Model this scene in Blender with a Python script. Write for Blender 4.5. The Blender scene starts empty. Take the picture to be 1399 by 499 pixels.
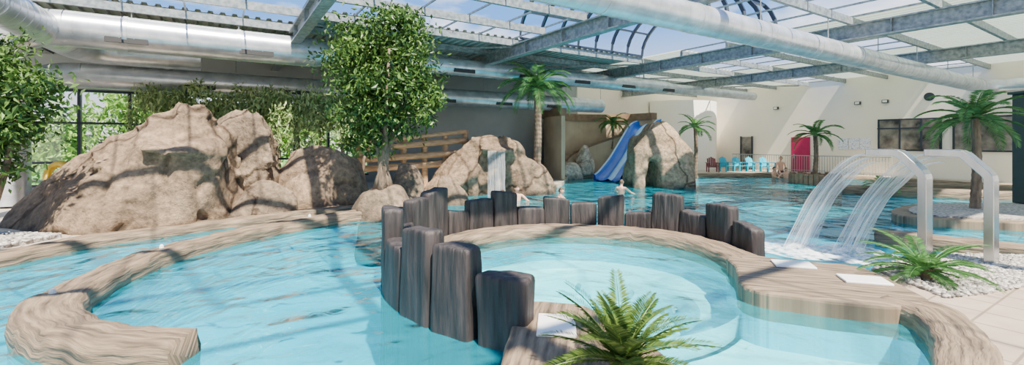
import bpy, bmesh, math, random
import numpy as np
from mathutils import Vector, noise, Matrix
random.seed(4); np.random.seed(4)
SC=bpy.context.scene
F=622.0; H=2.0; HOR=195.0
CU,SU=.841,.541
def UV(u,v,z=0): return (CU*u-SU*v, SU*u+CU*v, z)

# ------------------------------------------------------------ materials
def nt(name):
    m=bpy.data.materials.new(name); m.use_nodes=True
    n=m.node_tree; return m,n,n.nodes,n.links,n.nodes['Principled BSDF']
def pm(name,c1,c2=None,scale=5,rough=.6,metal=0,bump=0,bscale=None,stretch=(1,1,1),coord='Object',detail=6,spec=None,ramp=(.35,.65)):
    m,n,N,L,P=nt(name)
    P.inputs['Roughness'].default_value=rough; P.inputs['Metallic'].default_value=metal
    if spec is not None: P.inputs['Specular IOR Level'].default_value=spec
    if c2 is None: c2=tuple(x*.88 for x in c1)
    tc=N.new('ShaderNodeTexCoord'); mp=N.new('ShaderNodeMapping'); mp.inputs['Scale'].default_value=stretch
    L.new(tc.outputs[coord],mp.inputs[0])
    t=N.new('ShaderNodeTexNoise'); t.inputs['Scale'].default_value=scale; t.inputs['Detail'].default_value=detail
    L.new(mp.outputs[0],t.inputs[0])
    r=N.new('ShaderNodeValToRGB'); r.color_ramp.elements[0].position=ramp[0]; r.color_ramp.elements[1].position=ramp[1]
    r.color_ramp.elements[0].color=(*c2,1); r.color_ramp.elements[1].color=(*c1,1)
    L.new(t.outputs[0],r.inputs[0]); L.new(r.outputs[0],P.inputs['Base Color'])
    if bump:
        t2=N.new('ShaderNodeTexNoise'); t2.inputs['Scale'].default_value=bscale or scale*3; t2.inputs['Detail'].default_value=8
        L.new(mp.outputs[0],t2.inputs[0])
        b=N.new('ShaderNodeBump'); b.inputs['Strength'].default_value=bump; b.inputs['Distance'].default_value=.05
        L.new(t2.outputs[0],b.inputs['Height']); L.new(b.outputs[0],P.inputs['Normal'])
    return m
def rockmat(name,c1,c2,crack=.3,cs=.42):
    m=pm(name,c1,c2,scale=1.1,rough=.85,spec=.25,ramp=(.3,.7))
    N=m.node_tree.nodes; L=m.node_tree.links; P=N['Principled BSDF']
    tc=N.new('ShaderNodeTexCoord')
    nz=N.new('ShaderNodeTexNoise'); nz.inputs['Scale'].default_value=1.1; nz.inputs['Detail'].default_value=4
    L.new(tc.outputs['Object'],nz.inputs[0])
    add=N.new('ShaderNodeMixRGB'); add.inputs[0].default_value=.45; L.new(tc.outputs['Object'],add.inputs[1]); L.new(nz.outputs['Color'],add.inputs[2])
    vo=N.new('ShaderNodeTexVoronoi'); vo.feature='DISTANCE_TO_EDGE'; vo.inputs['Scale'].default_value=cs
    L.new(add.outputs[0],vo.inputs[0])
    r=N.new('ShaderNodeValToRGB'); r.color_ramp.elements[0].position=0; r.color_ramp.elements[1].position=.016
    r.color_ramp.elements[0].color=(crack,crack*.9,crack*.85,1); r.color_ramp.elements[1].color=(1,1,1,1)
    L.new(vo.outputs['Distance'],r.inputs[0])
    fine=N.new('ShaderNodeTexNoise'); fine.inputs['Scale'].default_value=7; fine.inputs['Detail'].default_value=12; fine.inputs['Roughness'].default_value=.7
    L.new(tc.outputs['Object'],fine.inputs[0])
    fr=N.new('ShaderNodeValToRGB'); fr.color_ramp.elements[0].position=.34; fr.color_ramp.elements[1].position=.64
    fr.color_ramp.elements[0].color=(.42,.42,.42,1); fr.color_ramp.elements[1].color=(1.2,1.17,1.13,1)
    L.new(fine.outputs[0],fr.inputs[0])
    old=P.inputs['Base Color'].links[0].from_socket
    mu=N.new('ShaderNodeMixRGB'); mu.blend_type='MULTIPLY'; mu.inputs[0].default_value=1
    L.new(old,mu.inputs[1]); L.new(r.outputs[0],mu.inputs[2])
    mu2=N.new('ShaderNodeMixRGB'); mu2.blend_type='MULTIPLY'; mu2.inputs[0].default_value=1
    L.new(mu.outputs[0],mu2.inputs[1]); L.new(fr.outputs[0],mu2.inputs[2])
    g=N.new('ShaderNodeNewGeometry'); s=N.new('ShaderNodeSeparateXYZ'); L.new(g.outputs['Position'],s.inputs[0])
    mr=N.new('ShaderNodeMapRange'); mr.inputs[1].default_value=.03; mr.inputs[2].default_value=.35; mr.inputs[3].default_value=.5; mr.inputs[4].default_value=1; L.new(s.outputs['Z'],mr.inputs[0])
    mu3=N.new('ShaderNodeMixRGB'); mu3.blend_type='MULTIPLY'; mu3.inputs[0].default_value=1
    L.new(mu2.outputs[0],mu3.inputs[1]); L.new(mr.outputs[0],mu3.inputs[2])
    # darker tone in concave crevices
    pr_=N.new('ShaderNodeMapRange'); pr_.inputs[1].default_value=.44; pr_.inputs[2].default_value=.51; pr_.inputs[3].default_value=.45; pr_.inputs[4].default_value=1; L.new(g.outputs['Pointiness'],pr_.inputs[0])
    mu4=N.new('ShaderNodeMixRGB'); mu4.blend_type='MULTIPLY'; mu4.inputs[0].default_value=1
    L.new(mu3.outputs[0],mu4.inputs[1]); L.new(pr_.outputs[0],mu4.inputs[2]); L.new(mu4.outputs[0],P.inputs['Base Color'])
    b=N.new('ShaderNodeBump'); b.inputs['Strength'].default_value=.7; b.inputs['Distance'].default_value=.06
    L.new(r.outputs[0],b.inputs['Height'])
    b2=N.new('ShaderNodeBump'); b2.inputs['Strength'].default_value=.9; b2.inputs['Distance'].default_value=.09
    L.new(fine.outputs[0],b2.inputs['Height']); L.new(b.outputs[0],b2.inputs['Normal']); L.new(b2.outputs[0],P.inputs['Normal'])
    return m
def submerge(m,col):
    """below the waterline the kerb is pool liner"""
    N=m.node_tree.nodes; L=m.node_tree.links; P=N['Principled BSDF']
    g=N.new('ShaderNodeNewGeometry'); s=N.new('ShaderNodeSeparateXYZ'); L.new(g.outputs['Position'],s.inputs[0])
    c=N.new('ShaderNodeMath'); c.operation='LESS_THAN'; c.inputs[1].default_value=-.08; L.new(s.outputs['Z'],c.inputs[0])
    mx=N.new('ShaderNodeMixRGB'); L.new(c.outputs[0],mx.inputs[0])
    old=P.inputs['Base Color'].links[0].from_socket
    L.new(old,mx.inputs[1]); mx.inputs[2].default_value=(*col,1); L.new(mx.outputs[0],P.inputs['Base Color'])
def leafmat(name,c1,c2,trans=.3):
    m,n,N,L,P=nt(name); P.inputs['Roughness'].default_value=.42; P.inputs['Specular IOR Level'].default_value=.45
    g=N.new('ShaderNodeNewGeometry'); r=N.new('ShaderNodeValToRGB')
    r.color_ramp.elements[0].color=(*c1,1); r.color_ramp.elements[1].color=(*c2,1)
    L.new(g.outputs['Random Per Island'],r.inputs[0]); L.new(r.outputs[0],P.inputs['Base Color'])
    t=N.new('ShaderNodeBsdfTranslucent'); L.new(r.outputs[0],t.inputs[0])
    mx=N.new('ShaderNodeMixShader'); mx.inputs[0].default_value=trans
    L.new(P.outputs[0],mx.inputs[1]); L.new(t.outputs[0],mx.inputs[2]); L.new(mx.outputs[0],N['Material Output'].inputs[0])
    return m
def watermat(name,tint,body,fac,bstr,bscale):
    m=bpy.data.materials.new(name); m.use_nodes=True; N=m.node_tree.nodes; L=m.node_tree.links
    N.remove(N['Principled BSDF'])
    tc=N.new('ShaderNodeTexCoord')
    a=N.new('ShaderNodeTexNoise'); a.inputs['Scale'].default_value=bscale; a.inputs['Detail'].default_value=1.5; a.inputs['Distortion'].default_value=.8
    L.new(tc.outputs['Object'],a.inputs[0])
    a2=N.new('ShaderNodeTexNoise'); a2.inputs['Scale'].default_value=bscale*3.6; a2.inputs['Detail'].default_value=2; a2.inputs['Distortion'].default_value=.8
    L.new(tc.outputs['Object'],a2.inputs[0])
    b0=N.new('ShaderNodeBump'); b0.inputs['Strength'].default_value=bstr*.5; b0.inputs['Distance'].default_value=.06
    L.new(a2.outputs[0],b0.inputs['Height'])
    b=N.new('ShaderNodeBump'); b.inputs['Strength'].default_value=bstr; b.inputs['Distance'].default_value=.28
    L.new(a.outputs[0],b.inputs['Height']); L.new(b0.outputs[0],b.inputs['Normal'])
    tr=N.new('ShaderNodeBsdfTransparent'); tr.inputs[0].default_value=(*tint,1)
    di=N.new('ShaderNodeBsdfDiffuse'); di.inputs[0].default_value=(*body,1)
    m1=N.new('ShaderNodeMixShader'); m1.inputs[0].default_value=fac; L.new(tr.outputs[0],m1.inputs[1]); L.new(di.outputs[0],m1.inputs[2])
    gl=N.new('ShaderNodeBsdfGlossy'); gl.inputs['Roughness'].default_value=.05; L.new(b.outputs[0],gl.inputs['Normal'])
    fr=N.new('ShaderNodeFresnel'); fr.inputs[0].default_value=1.36; L.new(b.outputs[0],fr.inputs['Normal'])
    m2=N.new('ShaderNodeMixShader'); L.new(fr.outputs[0],m2.inputs[0]); L.new(m1.outputs[0],m2.inputs[1]); L.new(gl.outputs[0],m2.inputs[2])
    L.new(m2.outputs[0],N['Material Output'].inputs[0]); return m
def streakmat(name,dens=.55,sc=(30,1.2,1),lo=.3,hi=.75):
    m=bpy.data.materials.new(name); m.use_nodes=True; N=m.node_tree.nodes; L=m.node_tree.links
    P=N['Principled BSDF']; P.inputs['Base Color'].default_value=(.92,.97,1,1); P.inputs['Roughness'].default_value=.3
    tc=N.new('ShaderNodeTexCoord'); mp=N.new('ShaderNodeMapping'); mp.inputs['Scale'].default_value=sc
    L.new(tc.outputs['UV'],mp.inputs[0]); t=N.new('ShaderNodeTexNoise'); t.inputs['Scale'].default_value=1; t.inputs['Detail'].default_value=5
    L.new(mp.outputs[0],t.inputs[0]); r=N.new('ShaderNodeMapRange'); r.inputs[1].default_value=lo; r.inputs[2].default_value=hi; r.inputs[4].default_value=dens*1.6
    L.new(t.outputs[0],r.inputs[0]); tr=N.new('ShaderNodeBsdfTransparent'); mx=N.new('ShaderNodeMixShader')
    L.new(r.outputs[0],mx.inputs[0]); L.new(tr.outputs[0],mx.inputs[1]); L.new(P.outputs[0],mx.inputs[2]); L.new(mx.outputs[0],N['Material Output'].inputs[0])
    return m
def glassmat(name,tint=(.93,.97,1),gl=.06):
    m=bpy.data.materials.new(name); m.use_nodes=True; N=m.node_tree.nodes; L=m.node_tree.links
    N.remove(N['Principled BSDF']); tr=N.new('ShaderNodeBsdfTransparent'); tr.inputs[0].default_value=(*tint,1)
    g=N.new('ShaderNodeBsdfGlossy'); g.inputs['Roughness'].default_value=.03; mx=N.new('ShaderNodeMixShader'); mx.inputs[0].default_value=gl
    L.new(tr.outputs[0],mx.inputs[1]); L.new(g.outputs[0],mx.inputs[2]); L.new(mx.outputs[0],N['Material Output'].inputs[0]); return m

LINER=(.025,.47,.60)
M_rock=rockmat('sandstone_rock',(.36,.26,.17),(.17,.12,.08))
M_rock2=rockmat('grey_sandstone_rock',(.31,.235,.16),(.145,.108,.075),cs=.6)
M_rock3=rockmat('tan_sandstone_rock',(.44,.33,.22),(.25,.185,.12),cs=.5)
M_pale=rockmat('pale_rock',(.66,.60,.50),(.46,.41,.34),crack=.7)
M_kerb=pm('faux_timber_coping',(.27,.195,.12),(.045,.031,.019),scale=2.6,rough=.7,bump=1,bscale=3,stretch=(.7,6,1),coord='UV',ramp=(.28,.68))
submerge(M_kerb,(.10,.58,.70))
M_post=pm('dark_timber_post',(.042,.033,.031),(.007,.006,.006),scale=6,rough=.65,bump=.9,bscale=8,stretch=(1.6,1.6,.2))
M_liner=pm('pool_liner',LINER,(.015,.39,.53),scale=.8,rough=.5)
M_spa=pm('spa_shell_white',(.50,.76,.78),(.30,.64,.70),scale=1.2,rough=.4)
M_water=watermat('pool_water',(.45,.92,.97),(.006,.36,.48),.28,.75,1.25)
M_spaw=watermat('spa_water',(.55,.93,.97),(.04,.46,.57),.18,.40,1.5)
M_tile=pm('beige_deck_tile',(.46,.365,.27),(.38,.30,.22),scale=3,rough=.45)
def addgrid(m,size):
    N=m.node_tree.nodes; L=m.node_tree.links; P=N['Principled BSDF']
    tc=N.new('ShaderNodeTexCoord'); mp=N.new('ShaderNodeMapping'); mp.inputs['Rotation'].default_value=(0,0,-.57)
    L.new(tc.outputs['Object'],mp.inputs[0]); b=N.new('ShaderNodeTexBrick'); b.offset=0
    b.inputs['Color1'].default_value=(1,1,1,1); b.inputs['Color2'].default_value=(.93,.93,.93,1); b.inputs['Mortar'].default_value=(.5,.48,.46,1)
    b.inputs['Scale'].default_value=1; b.inputs['Mortar Size'].default_value=.012; b.inputs['Brick Width'].default_value=size; b.inputs['Row Height'].default_value=size
    L.new(mp.outputs[0],b.inputs[0]); old=P.inputs['Base Color'].links[0].from_socket
    mu=N.new('ShaderNodeMixRGB'); mu.blend_type='MULTIPLY'; mu.inputs[0].default_value=1
    L.new(old,mu.inputs[1]); L.new(b.outputs[0],mu.inputs[2]); L.new(mu.outputs[0],P.inputs['Base Color'])
addgrid(M_tile,.45)
M_floor=pm('deck_floor',(.50,.42,.33),(.42,.35,.27),scale=2,rough=.5); addgrid(M_floor,.5)
M_pebble=leafmat('white_pebbles',(.12,.11,.095),(.56,.52,.46),0) 
M_gravel=pm('gravel_bed',(.50,.46,.41),(.12,.11,.10),scale=16,rough=.9,bump=.8,bscale=18)
M_slab=pm('white_plastic_slab',(.8,.8,.78),(.74,.74,.72),scale=6,rough=.4)
M_steel=pm('brushed_stainless',(.60,.60,.59),(.45,.45,.45),scale=4,rough=.25,metal=1,stretch=(1,1,.1))
M_galv=pm('galvanised_beam',(.30,.33,.325),(.15,.175,.18),scale=9,rough=.45,metal=.3)
M_duct=pm('spiral_duct',(.66,.68,.70),(.46,.49,.51),scale=3,rough=.30,metal=.6)
M_vent=pm('dark_vent',(.03,.03,.03),rough=.6)
M_dark=pm('dark_frame',(.015,.025,.04),rough=.4)
M_deckm=pm('roof_metal_deck',(.36,.39,.36),(.28,.31,.29),scale=2,rough=.5,metal=.1)
M_trans=pm('translucent_roof_sheet',(.68,.72,.64),(.60,.64,.57),scale=1,rough=.5)
if True:
    N=M_trans.node_tree.nodes; L=M_trans.node_tree.links; P=N['Principled BSDF']; t=N.new('ShaderNodeBsdfTranslucent'); t.inputs[0].default_value=(.76,.83,.70,1)
    mx=N.new('ShaderNodeMixShader'); mx.inputs[0].default_value=.22; L.new(P.outputs[0],mx.inputs[1]); L.new(t.outputs[0],mx.inputs[2]); L.new(mx.outputs[0],N['Material Output'].inputs[0])
M_cream=pm('cream_wall',(.90,.82,.67),(.86,.78,.64),scale=.7,rough=.8)
M_grey=pm('grey_wall',(.33,.355,.35),(.28,.305,.30),scale=.7,rough=.7)
M_white=pm('white_wall',(.90,.87,.79),(.87,.84,.76),scale=.7,rough=.7)
M_beige=pm('beige_render',(.46,.36,.24),(.36,.28,.185),scale=1,rough=.8,bump=.2)
M_brown=pm('brown_rim',(.24,.15,.085),(.15,.095,.055),scale=3,rough=.7)
M_wood=pm('light_wood',(.50,.31,.16),(.30,.18,.09),scale=3,rough=.6,stretch=(.4,4,4))
M_blue=pm('blue_slide_fibreglass',(.01,.14,.62),(.008,.11,.5),scale=2,rough=.2)
M_bluel=pm('light_blue_slide_edge',(.35,.62,.9),rough=.25)
M_glass=glassmat('window_glass')
M_bark=pm('bark',(.24,.17,.11),(.10,.07,.045),scale=6,rough=.9,bump=.7,stretch=(2,2,.4))
M_leaf=leafmat('ficus_leaves',(.008,.04,.006),(.13,.24,.04))
M_leafv=leafmat('willow_leaves',(.08,.18,.045),(.54,.64,.28),.38)
M_palm=leafmat('palm_leaflets',(.025,.11,.03),(.14,.32,.08))
M_palmb=leafmat('sago_leaflets',(.03,.10,.012),(.24,.35,.07))
M_out=leafmat('garden_leaves',(.07,.20,.02),(.40,.58,.10))
M_grass=pm('grass',(.14,.32,.05),(.1,.24,.04),scale=4,rough=.9)
M_pink=pm('pink_door',(.45,.01,.09),rough=.4)
M_turq=pm('turquoise_plastic',(.0,.36,.52),rough=.35)
M_red=pm('dark_red_plastic',(.16,.012,.03),rough=.4)
M_skin=pm('skin',(.66,.36,.24),(.60,.32,.21),scale=4,rough=.5)
M_hair=pm('brown_hair',(.07,.04,.02),rough=.6)
M_suit=pm('navy_swimwear',(.03,.04,.10),rough=.7)
M_yellow=pm('yellow_plastic',(.80,.5,.02),rough=.35)
M_jet=streakmat('falling_water',.42); M_fall=streakmat('waterfall_streaks',.26)
M_foam=streakmat('foam',.6,(7,7,1),.38,.65)
M_black=pm('window_interior',(.05,.045,.045),(.26,.24,.20),scale=1.6,rough=.08)
M_paper=pm('notice_paper',(.85,.85,.85),(.4,.45,.6),scale=14,rough=.6,ramp=(.4,.5))
M_pillar=pm('dark_green_pillar',(.03,.055,.055),rough=.5)

# ------------------------------------------------------------ mesh builder
class MB:
    def __init__(s): s.v=[]; s.f=[]; s.m=[]; s.uv={}
    def add(s,vs,fs,mi=0):
        o=len(s.v); s.v+= [tuple(p) for p in vs]; s.f+=[tuple(i+o for i in f) for f in fs]; s.m+=[mi]*len(fs); return o
    def hexa(s,c,mi=0): s.add(c,[(0,3,2,1),(4,5,6,7),(0,1,5,4),(1,2,6,5),(2,3,7,6),(3,0,4,7)],mi)
    def box(s,x0,x1,y0,y1,z0,z1,mi=0,fn=None):
        c=[(x0,y0,z0),(x1,y0,z0),(x1,y1,z0),(x0,y1,z0),(x0,y0,z1),(x1,y0,z1),(x1,y1,z1),(x0,y1,z1)]
        if fn: c=[fn(*p) for p in c]
        s.hexa(c,mi)
    def buv(s,*a,**k): s.box(*a,fn=UV,**k)
    def beam(s,p0,p1,w,h,mi=0):
        p0=Vector(p0);p1=Vector(p1);d=(p1-p0).normalized(); up=Vector((0,0,1))
        if abs(d.z)>.95: up=Vector((0,1,0))
        sd=d.cross(up).normalized()*w/2; u=sd.cross(d).normalized()*h/2
        s.hexa([p0-sd-u,p0+sd-u,p1+sd-u,p1-sd-u,p0-sd+u,p0+sd+u,p1+sd+u,p1-sd+u],mi)
    def tube(s,path,rad,n=12,mi=0,cap=True):
        path=[Vector(p) for p in path]
        if not hasattr(rad,'__len__'): rad=[rad]*len(path)
        vs=[];pu=None
        for i,p in enumerate(path):
            t=(path[min(i+1,len(path)-1)]-path[max(i-1,0)]).normalized()
            if pu is None: a=Vector((0,0,1)) if abs(t.z)<.9 else Vector((1,0,0)); pu=a
            sd=t.cross(pu).normalized(); up=sd.cross(t).normalized(); pu=up
            for k in range(n):
                an=2*math.pi*k/n; vs.append(p+(sd*math.cos(an)+up*math.sin(an))*rad[i])
        fs=[]
        for i in range(len(path)-1):
            for k in range(n): fs.append((i*n+k,i*n+(k+1)%n,(i+1)*n+(k+1)%n,(i+1)*n+k))
        if cap: fs.append(tuple(range(n))[::-1]); fs.append(tuple((len(path)-1)*n+k for k in range(n)))
        s.add(vs,fs,mi)
    def prism(s,poly,z0,z1,mi=0):
        n=len(poly); vs=[(x,y,z0) for x,y in poly]+[(x,y,z1) for x,y in poly]
        ar=sum(poly[i][0]*poly[(i+1)%n][1]-poly[(i+1)%n][0]*poly[i][1] for i in range(n))
        fs=[tuple(range(n,2*n))]+[(i,(i+1)%n,(i+1)%n+n,i+n) for i in range(n)]+[tuple(range(n))[::-1]]
        if ar<0: fs=[f[::-1] for f in fs]
        s.add(vs,fs,mi)
    def build(s,name,mats,smooth=False,parent=None,bevel=0,uvs=None,angle=None):
        me=bpy.data.meshes.new(name); me.from_pydata(s.v,[],s.f)
        for m in (mats if isinstance(mats,(list,tuple)) else [mats]): me.materials.append(m)
        me.polygons.foreach_set('material_index',s.m)
        if smooth: me.polygons.foreach_set('use_smooth',[True]*len(s.f))
        if angle: me.polygons.foreach_set('use_smooth',[True]*len(s.f)); me.set_sharp_from_angle(angle=angle)
        ul=me.uv_layers.new(name='UVMap')
        src=uvs if uvs is not None else [(p[0],p[1]) for p in s.v]
        li=np.zeros(len(me.loops),dtype=np.int32); me.loops.foreach_get('vertex_index',li)
        ul.data.foreach_set('uv',np.array(src,dtype=np.float32)[li].ravel())
        me.update(); o=bpy.data.objects.new(name,me); SC.collection.objects.link(o)
        if parent: o.parent=parent
        if bevel:
            b=o.modifiers.new('Bevel','BEVEL'); b.width=bevel; b.segments=3; b.limit_method='ANGLE'
        return o
def empty(name,loc=(0,0,0)):
    o=bpy.data.objects.new(name,None); o.location=loc; SC.collection.objects.link(o); return o
def catmull(pts,step=.12):
    P=[np.array(p,float) for p in pts]; out=[]
    for i in range(len(P)-1):
        p0=P[max(i-1,0)];p1=P[i];p2=P[i+1];p3=P[min(i+2,len(P)-1)]
        n=max(2,int(np.linalg.norm((p2-p1)[:2])/step))
        for k in range(n):
            t=k/n; out.append(.5*((2*p1)+(p2-p0)*t+(2*p0-5*p1+4*p2-p3)*t*t+(-p0+3*p1-3*p2+p3)*t**3))
    out.append(P[-1]); return out
def kerb(name,pts,z0=-1.1,z1=.25,mat=None,step=.08,jag=.04):
    """pts: (x,y,width)"""
    c=catmull(pts,step); b=MB(); uvs=[]; L=0; n=None
    for i,p in enumerate(c):
        t=c[min(i+1,len(c)-1)][:2]-c[max(i-1,0)][:2]; t/=np.linalg.norm(t)+1e-9; nn=np.array([-t[1],t[0]])
        if i: L+=np.linalg.norm(c[i][:2]-c[i-1][:2])
        w=p[2]; prof=[(-.5,z0),(-.5,-.08),(-.53,.06),(-.5,z1-.08),(-.45,z1-.02),(-.36,z1),(-.18,z1+.005),(0,z1-.012),(.18,z1+.005),(.36,z1),(.45,z1-.02),(.5,z1-.08),(.53,.06),(.5,-.08),(.5,z0)]
        acc=0;prev=None
        for j,(s,z) in enumerate(prof):
            q=np.array([p[0]+nn[0]*s*w,p[1]+nn[1]*s*w,z])
            if z>-.05:
                nv=noise.noise_vector(Vector(q*3.2))*jag+noise.noise_vector(Vector(q*.9))*jag*1.2+noise.noise_vector(Vector(q*9))*jag*.5
                q=q+np.array(nv)*np.array([1,1,.5])
            if prev is not None: acc+=np.linalg.norm(q-prev)
            prev=q; b.v.append(tuple(q)); uvs.append((L,acc if z>-.5 else 0))
    n=15
    for i in range(len(c)-1):
        for j in range(n-1): b.f.append((i*n+j,(i+1)*n+j,(i+1)*n+j+1,i*n+j+1)); b.m.append(0)
    b.f.append(tuple(range(n))); b.m.append(0); b.f.append(tuple((len(c)-1)*n+j for j in range(n))[::-1]); b.m.append(0)
    o=b.build(name,mat or M_kerb,smooth=True,uvs=uvs)
    return o
def conv(o,name=None):
    dg=bpy.context.evaluated_depsgraph_get(); me=bpy.data.meshes.new_from_object(o.evaluated_get(dg)); o.modifiers.clear(); o.data=me; return o

# ------------------------------------------------------------ rocks
def hullpts(bm,pts):
    vs=[bm.verts.new(p) for p in pts]; bmesh.ops.convex_hull(bm,input=vs)
def rocks(name,hulls,mat,vox=.08,disp=.09,smooth=5):
    b2=MB()
    for h in hulls:
        bm=bmesh.new(); hullpts(bm,h)
        loose=[v for v in bm.verts if not v.link_faces]; bmesh.ops.delete(bm,geom=loose,context='VERTS')
        bmesh.ops.recalc_face_normals(bm,faces=bm.faces[:])
        bm.verts.ensure_lookup_table(); idx={v:i for i,v in enumerate(bm.verts)}
        b2.add([v.co[:] for v in bm.verts],[tuple(idx[v] for v in f.verts) for f in bm.faces]); bm.free()
    o=b2.build(name,mat)
    r=o.modifiers.new('r','REMESH'); r.mode='VOXEL'; r.voxel_size=vox
    s=o.modifiers.new('s','SMOOTH'); s.factor=.6; s.iterations=smooth
    conv(o); me=o.data
    for v in me.vertices:
        n=v.normal; p=v.co
        d=noise.fractal(p*.7,1,2,2)*disp*1.7- max(0,.14-abs(noise.noise(p*.85+Vector((7,3,1)))))*disp*9+noise.fractal(p*3,1,2,2)*disp*.35
        v.co=p+n*d
    r=o.modifiers.new('r','REMESH'); r.mode='VOXEL'; r.voxel_size=vox*.85
    s=o.modifiers.new('s','SMOOTH'); s.factor=.5; s.iterations=2
    conv(o); me=o.data
    me.polygons.foreach_set('use_smooth',[True]*len(me.polygons))
    me.materials.clear(); me.materials.append(mat)
    return o
def blob(cx,cy,z0,w,d,h,seed=0,n=26,lean=(0,0),rot=0):
    R=random.Random(seed); out=[]
    for i in range(n):
        a=2*math.pi*i/n*2.3+R.random(); e=R.random()**.8
        r=math.sqrt(max(0,1-(e*.96)**2.4))*(.85+.3*R.random())
        x=math.cos(a)*r*w/2; y=math.sin(a)*r*d/2
        x,y=x*math.cos(rot)-y*math.sin(rot),x*math.sin(rot)+y*math.cos(rot)
        out.append((cx+x+lean[0]*e,cy+y+lean[1]*e,z0+h*e))
    for k in range(8):
        a=k*math.pi/4; x=math.cos(a)*w*.5;y=math.sin(a)*d*.5
        out.append((cx+x,cy+y,z0))
    return out
r1a=[(-12.2,10.9,-.1),(-11.2,9.7,-.3),(-9.4,9.0,-.3),(-8.2,9.2,-.3),(-8.0,11.5,-.3),(-11,13,0),(-10.9,10.3,1.0),(-10.3,10.5,1.55),(-9.2,10.5,2.25),(-8.5,10.7,2.5),(-8.1,10.2,1.9),(-9,9.5,1.1),(-8.3,9.35,.5),(-9,12.3,2.2),(-11.8,10.6,.5)]
r1b=[(-8.9,9.4,-.3),(-7.4,9.8,-.3),(-6.95,10.9,-.3),(-7,12.2,0),(-9.5,12.4,0),(-8.5,10.5,2.62),(-8.0,10.9,2.85),(-7.5,11.0,2.75),(-7.05,10.9,2.1),(-7.2,10.3,1.6),(-7.0,10.6,1.0),(-8.2,9.9,1.9),(-8.6,12.0,2.5),(-7.2,11.9,2.3),(-8.4,9.55,.9)]
r1c=[(-7.3,10.2,2.02),(-8.0,9.75,2.0),(-7.05,9.9,1.75),(-8.0,9.6,1.72),(-7.0,11,1.9),(-8.2,11,2.05),(-6.95,11,1.7)]
r2=[(-8.8,12.3,0),(-6.6,12.2,0),(-6.9,14,0),(-9,14,0),(-8.4,12.8,2.65),(-7.7,12.7,3.02),(-7.0,12.6,2.85),(-6.65,12.5,2.2),(-6.75,12.3,1.2),(-8,13.6,2.7),(-7.0,13.4,2.5)]
r3=[(-7.1,12.9,-.2),(-6.2,12.5,-.3),(-4.4,13.2,-.3),(-4.2,14.4,0),(-7,15,0),(-7.0,13.3,1.0),(-6.6,13.4,1.75),(-5.9,13.5,2.0),(-5.1,13.5,1.85),(-4.6,13.5,1.1),(-4.35,13.4,.5),(-5.7,12.8,.9),(-6.3,14.8,1.7),(-4.9,14.6,1.5)]
r4=[(-7.2,11.0,-.3),(-6.1,11.4,-.3),(-5.6,12.2,-.3),(-6.4,13,0),(-7.4,12.6,0),(-6.9,11.6,.85),(-6.3,12,.95),(-5.9,12.3,.6),(-6.8,12.4,1.1),(-6.6,11.3,.5)]
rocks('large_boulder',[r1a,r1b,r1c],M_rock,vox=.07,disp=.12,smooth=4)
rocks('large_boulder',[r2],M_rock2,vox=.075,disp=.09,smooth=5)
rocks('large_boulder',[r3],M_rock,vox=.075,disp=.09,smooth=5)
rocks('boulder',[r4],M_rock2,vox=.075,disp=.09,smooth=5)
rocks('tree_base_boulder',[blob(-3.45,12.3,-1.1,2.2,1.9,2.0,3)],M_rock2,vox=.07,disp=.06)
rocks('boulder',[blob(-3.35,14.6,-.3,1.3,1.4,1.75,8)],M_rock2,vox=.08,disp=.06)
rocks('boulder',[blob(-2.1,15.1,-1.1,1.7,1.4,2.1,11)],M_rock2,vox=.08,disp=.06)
mid=[[(-3.6,18,-.2),(-2.6,17.2,-1),(-1.4,17.2,-1),(-1.2,19.5,0),(-3.4,20,0),(-3.1,18.2,1.0),(-2.4,18,1.6),(-1.6,18,2.1),(-1.3,18,2.2),(-1.3,19.6,1.9),(-2.4,17.4,.8)],
     [(-1.8,17.4,-1),(.1,17.5,-1),(.7,18,-1),(.6,20,0),(-1.8,20,0),(-2.0,17.7,1.9),(-1.5,17.5,2.25),(-.5,17.5,2.3),(.2,17.5,2.1),(.5,17.8,1.7),(.4,19.5,1.8),(-1.6,19.5,2.1)],
     [(-1.2,17.0,1.6),(.15,17.05,1.55),(-1.2,17.0,1.85),(.15,17.05,1.8),(-1.1,18,2.0),(.2,18,1.95),(-1.2,18,1.4),(.2,18,1.4)],
     [(-2.8,16.9,-1),(-1.25,17.0,-1),(-2.6,17,.7),(-1.3,17.1,1.0),(-2.2,17.6,1.5),(-1.25,17.7,1.6),(-2.9,17.9,-1),(-1.2,18,-1)],
     [(.2,17.1,-1),(1.6,17.3,-1),(2.0,18.2,-1),(1.7,19.4,0),(.2,19.4,0),(.3,17.4,1.3),(.8,17.6,1.35),(1.4,17.8,1.0),(1.7,18.1,.6),(.3,18.9,1.4),(1.2,18.9,1.1)]]
rocks('waterfall_boulder',mid,M_rock,vox=.08,disp=.10)
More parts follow.
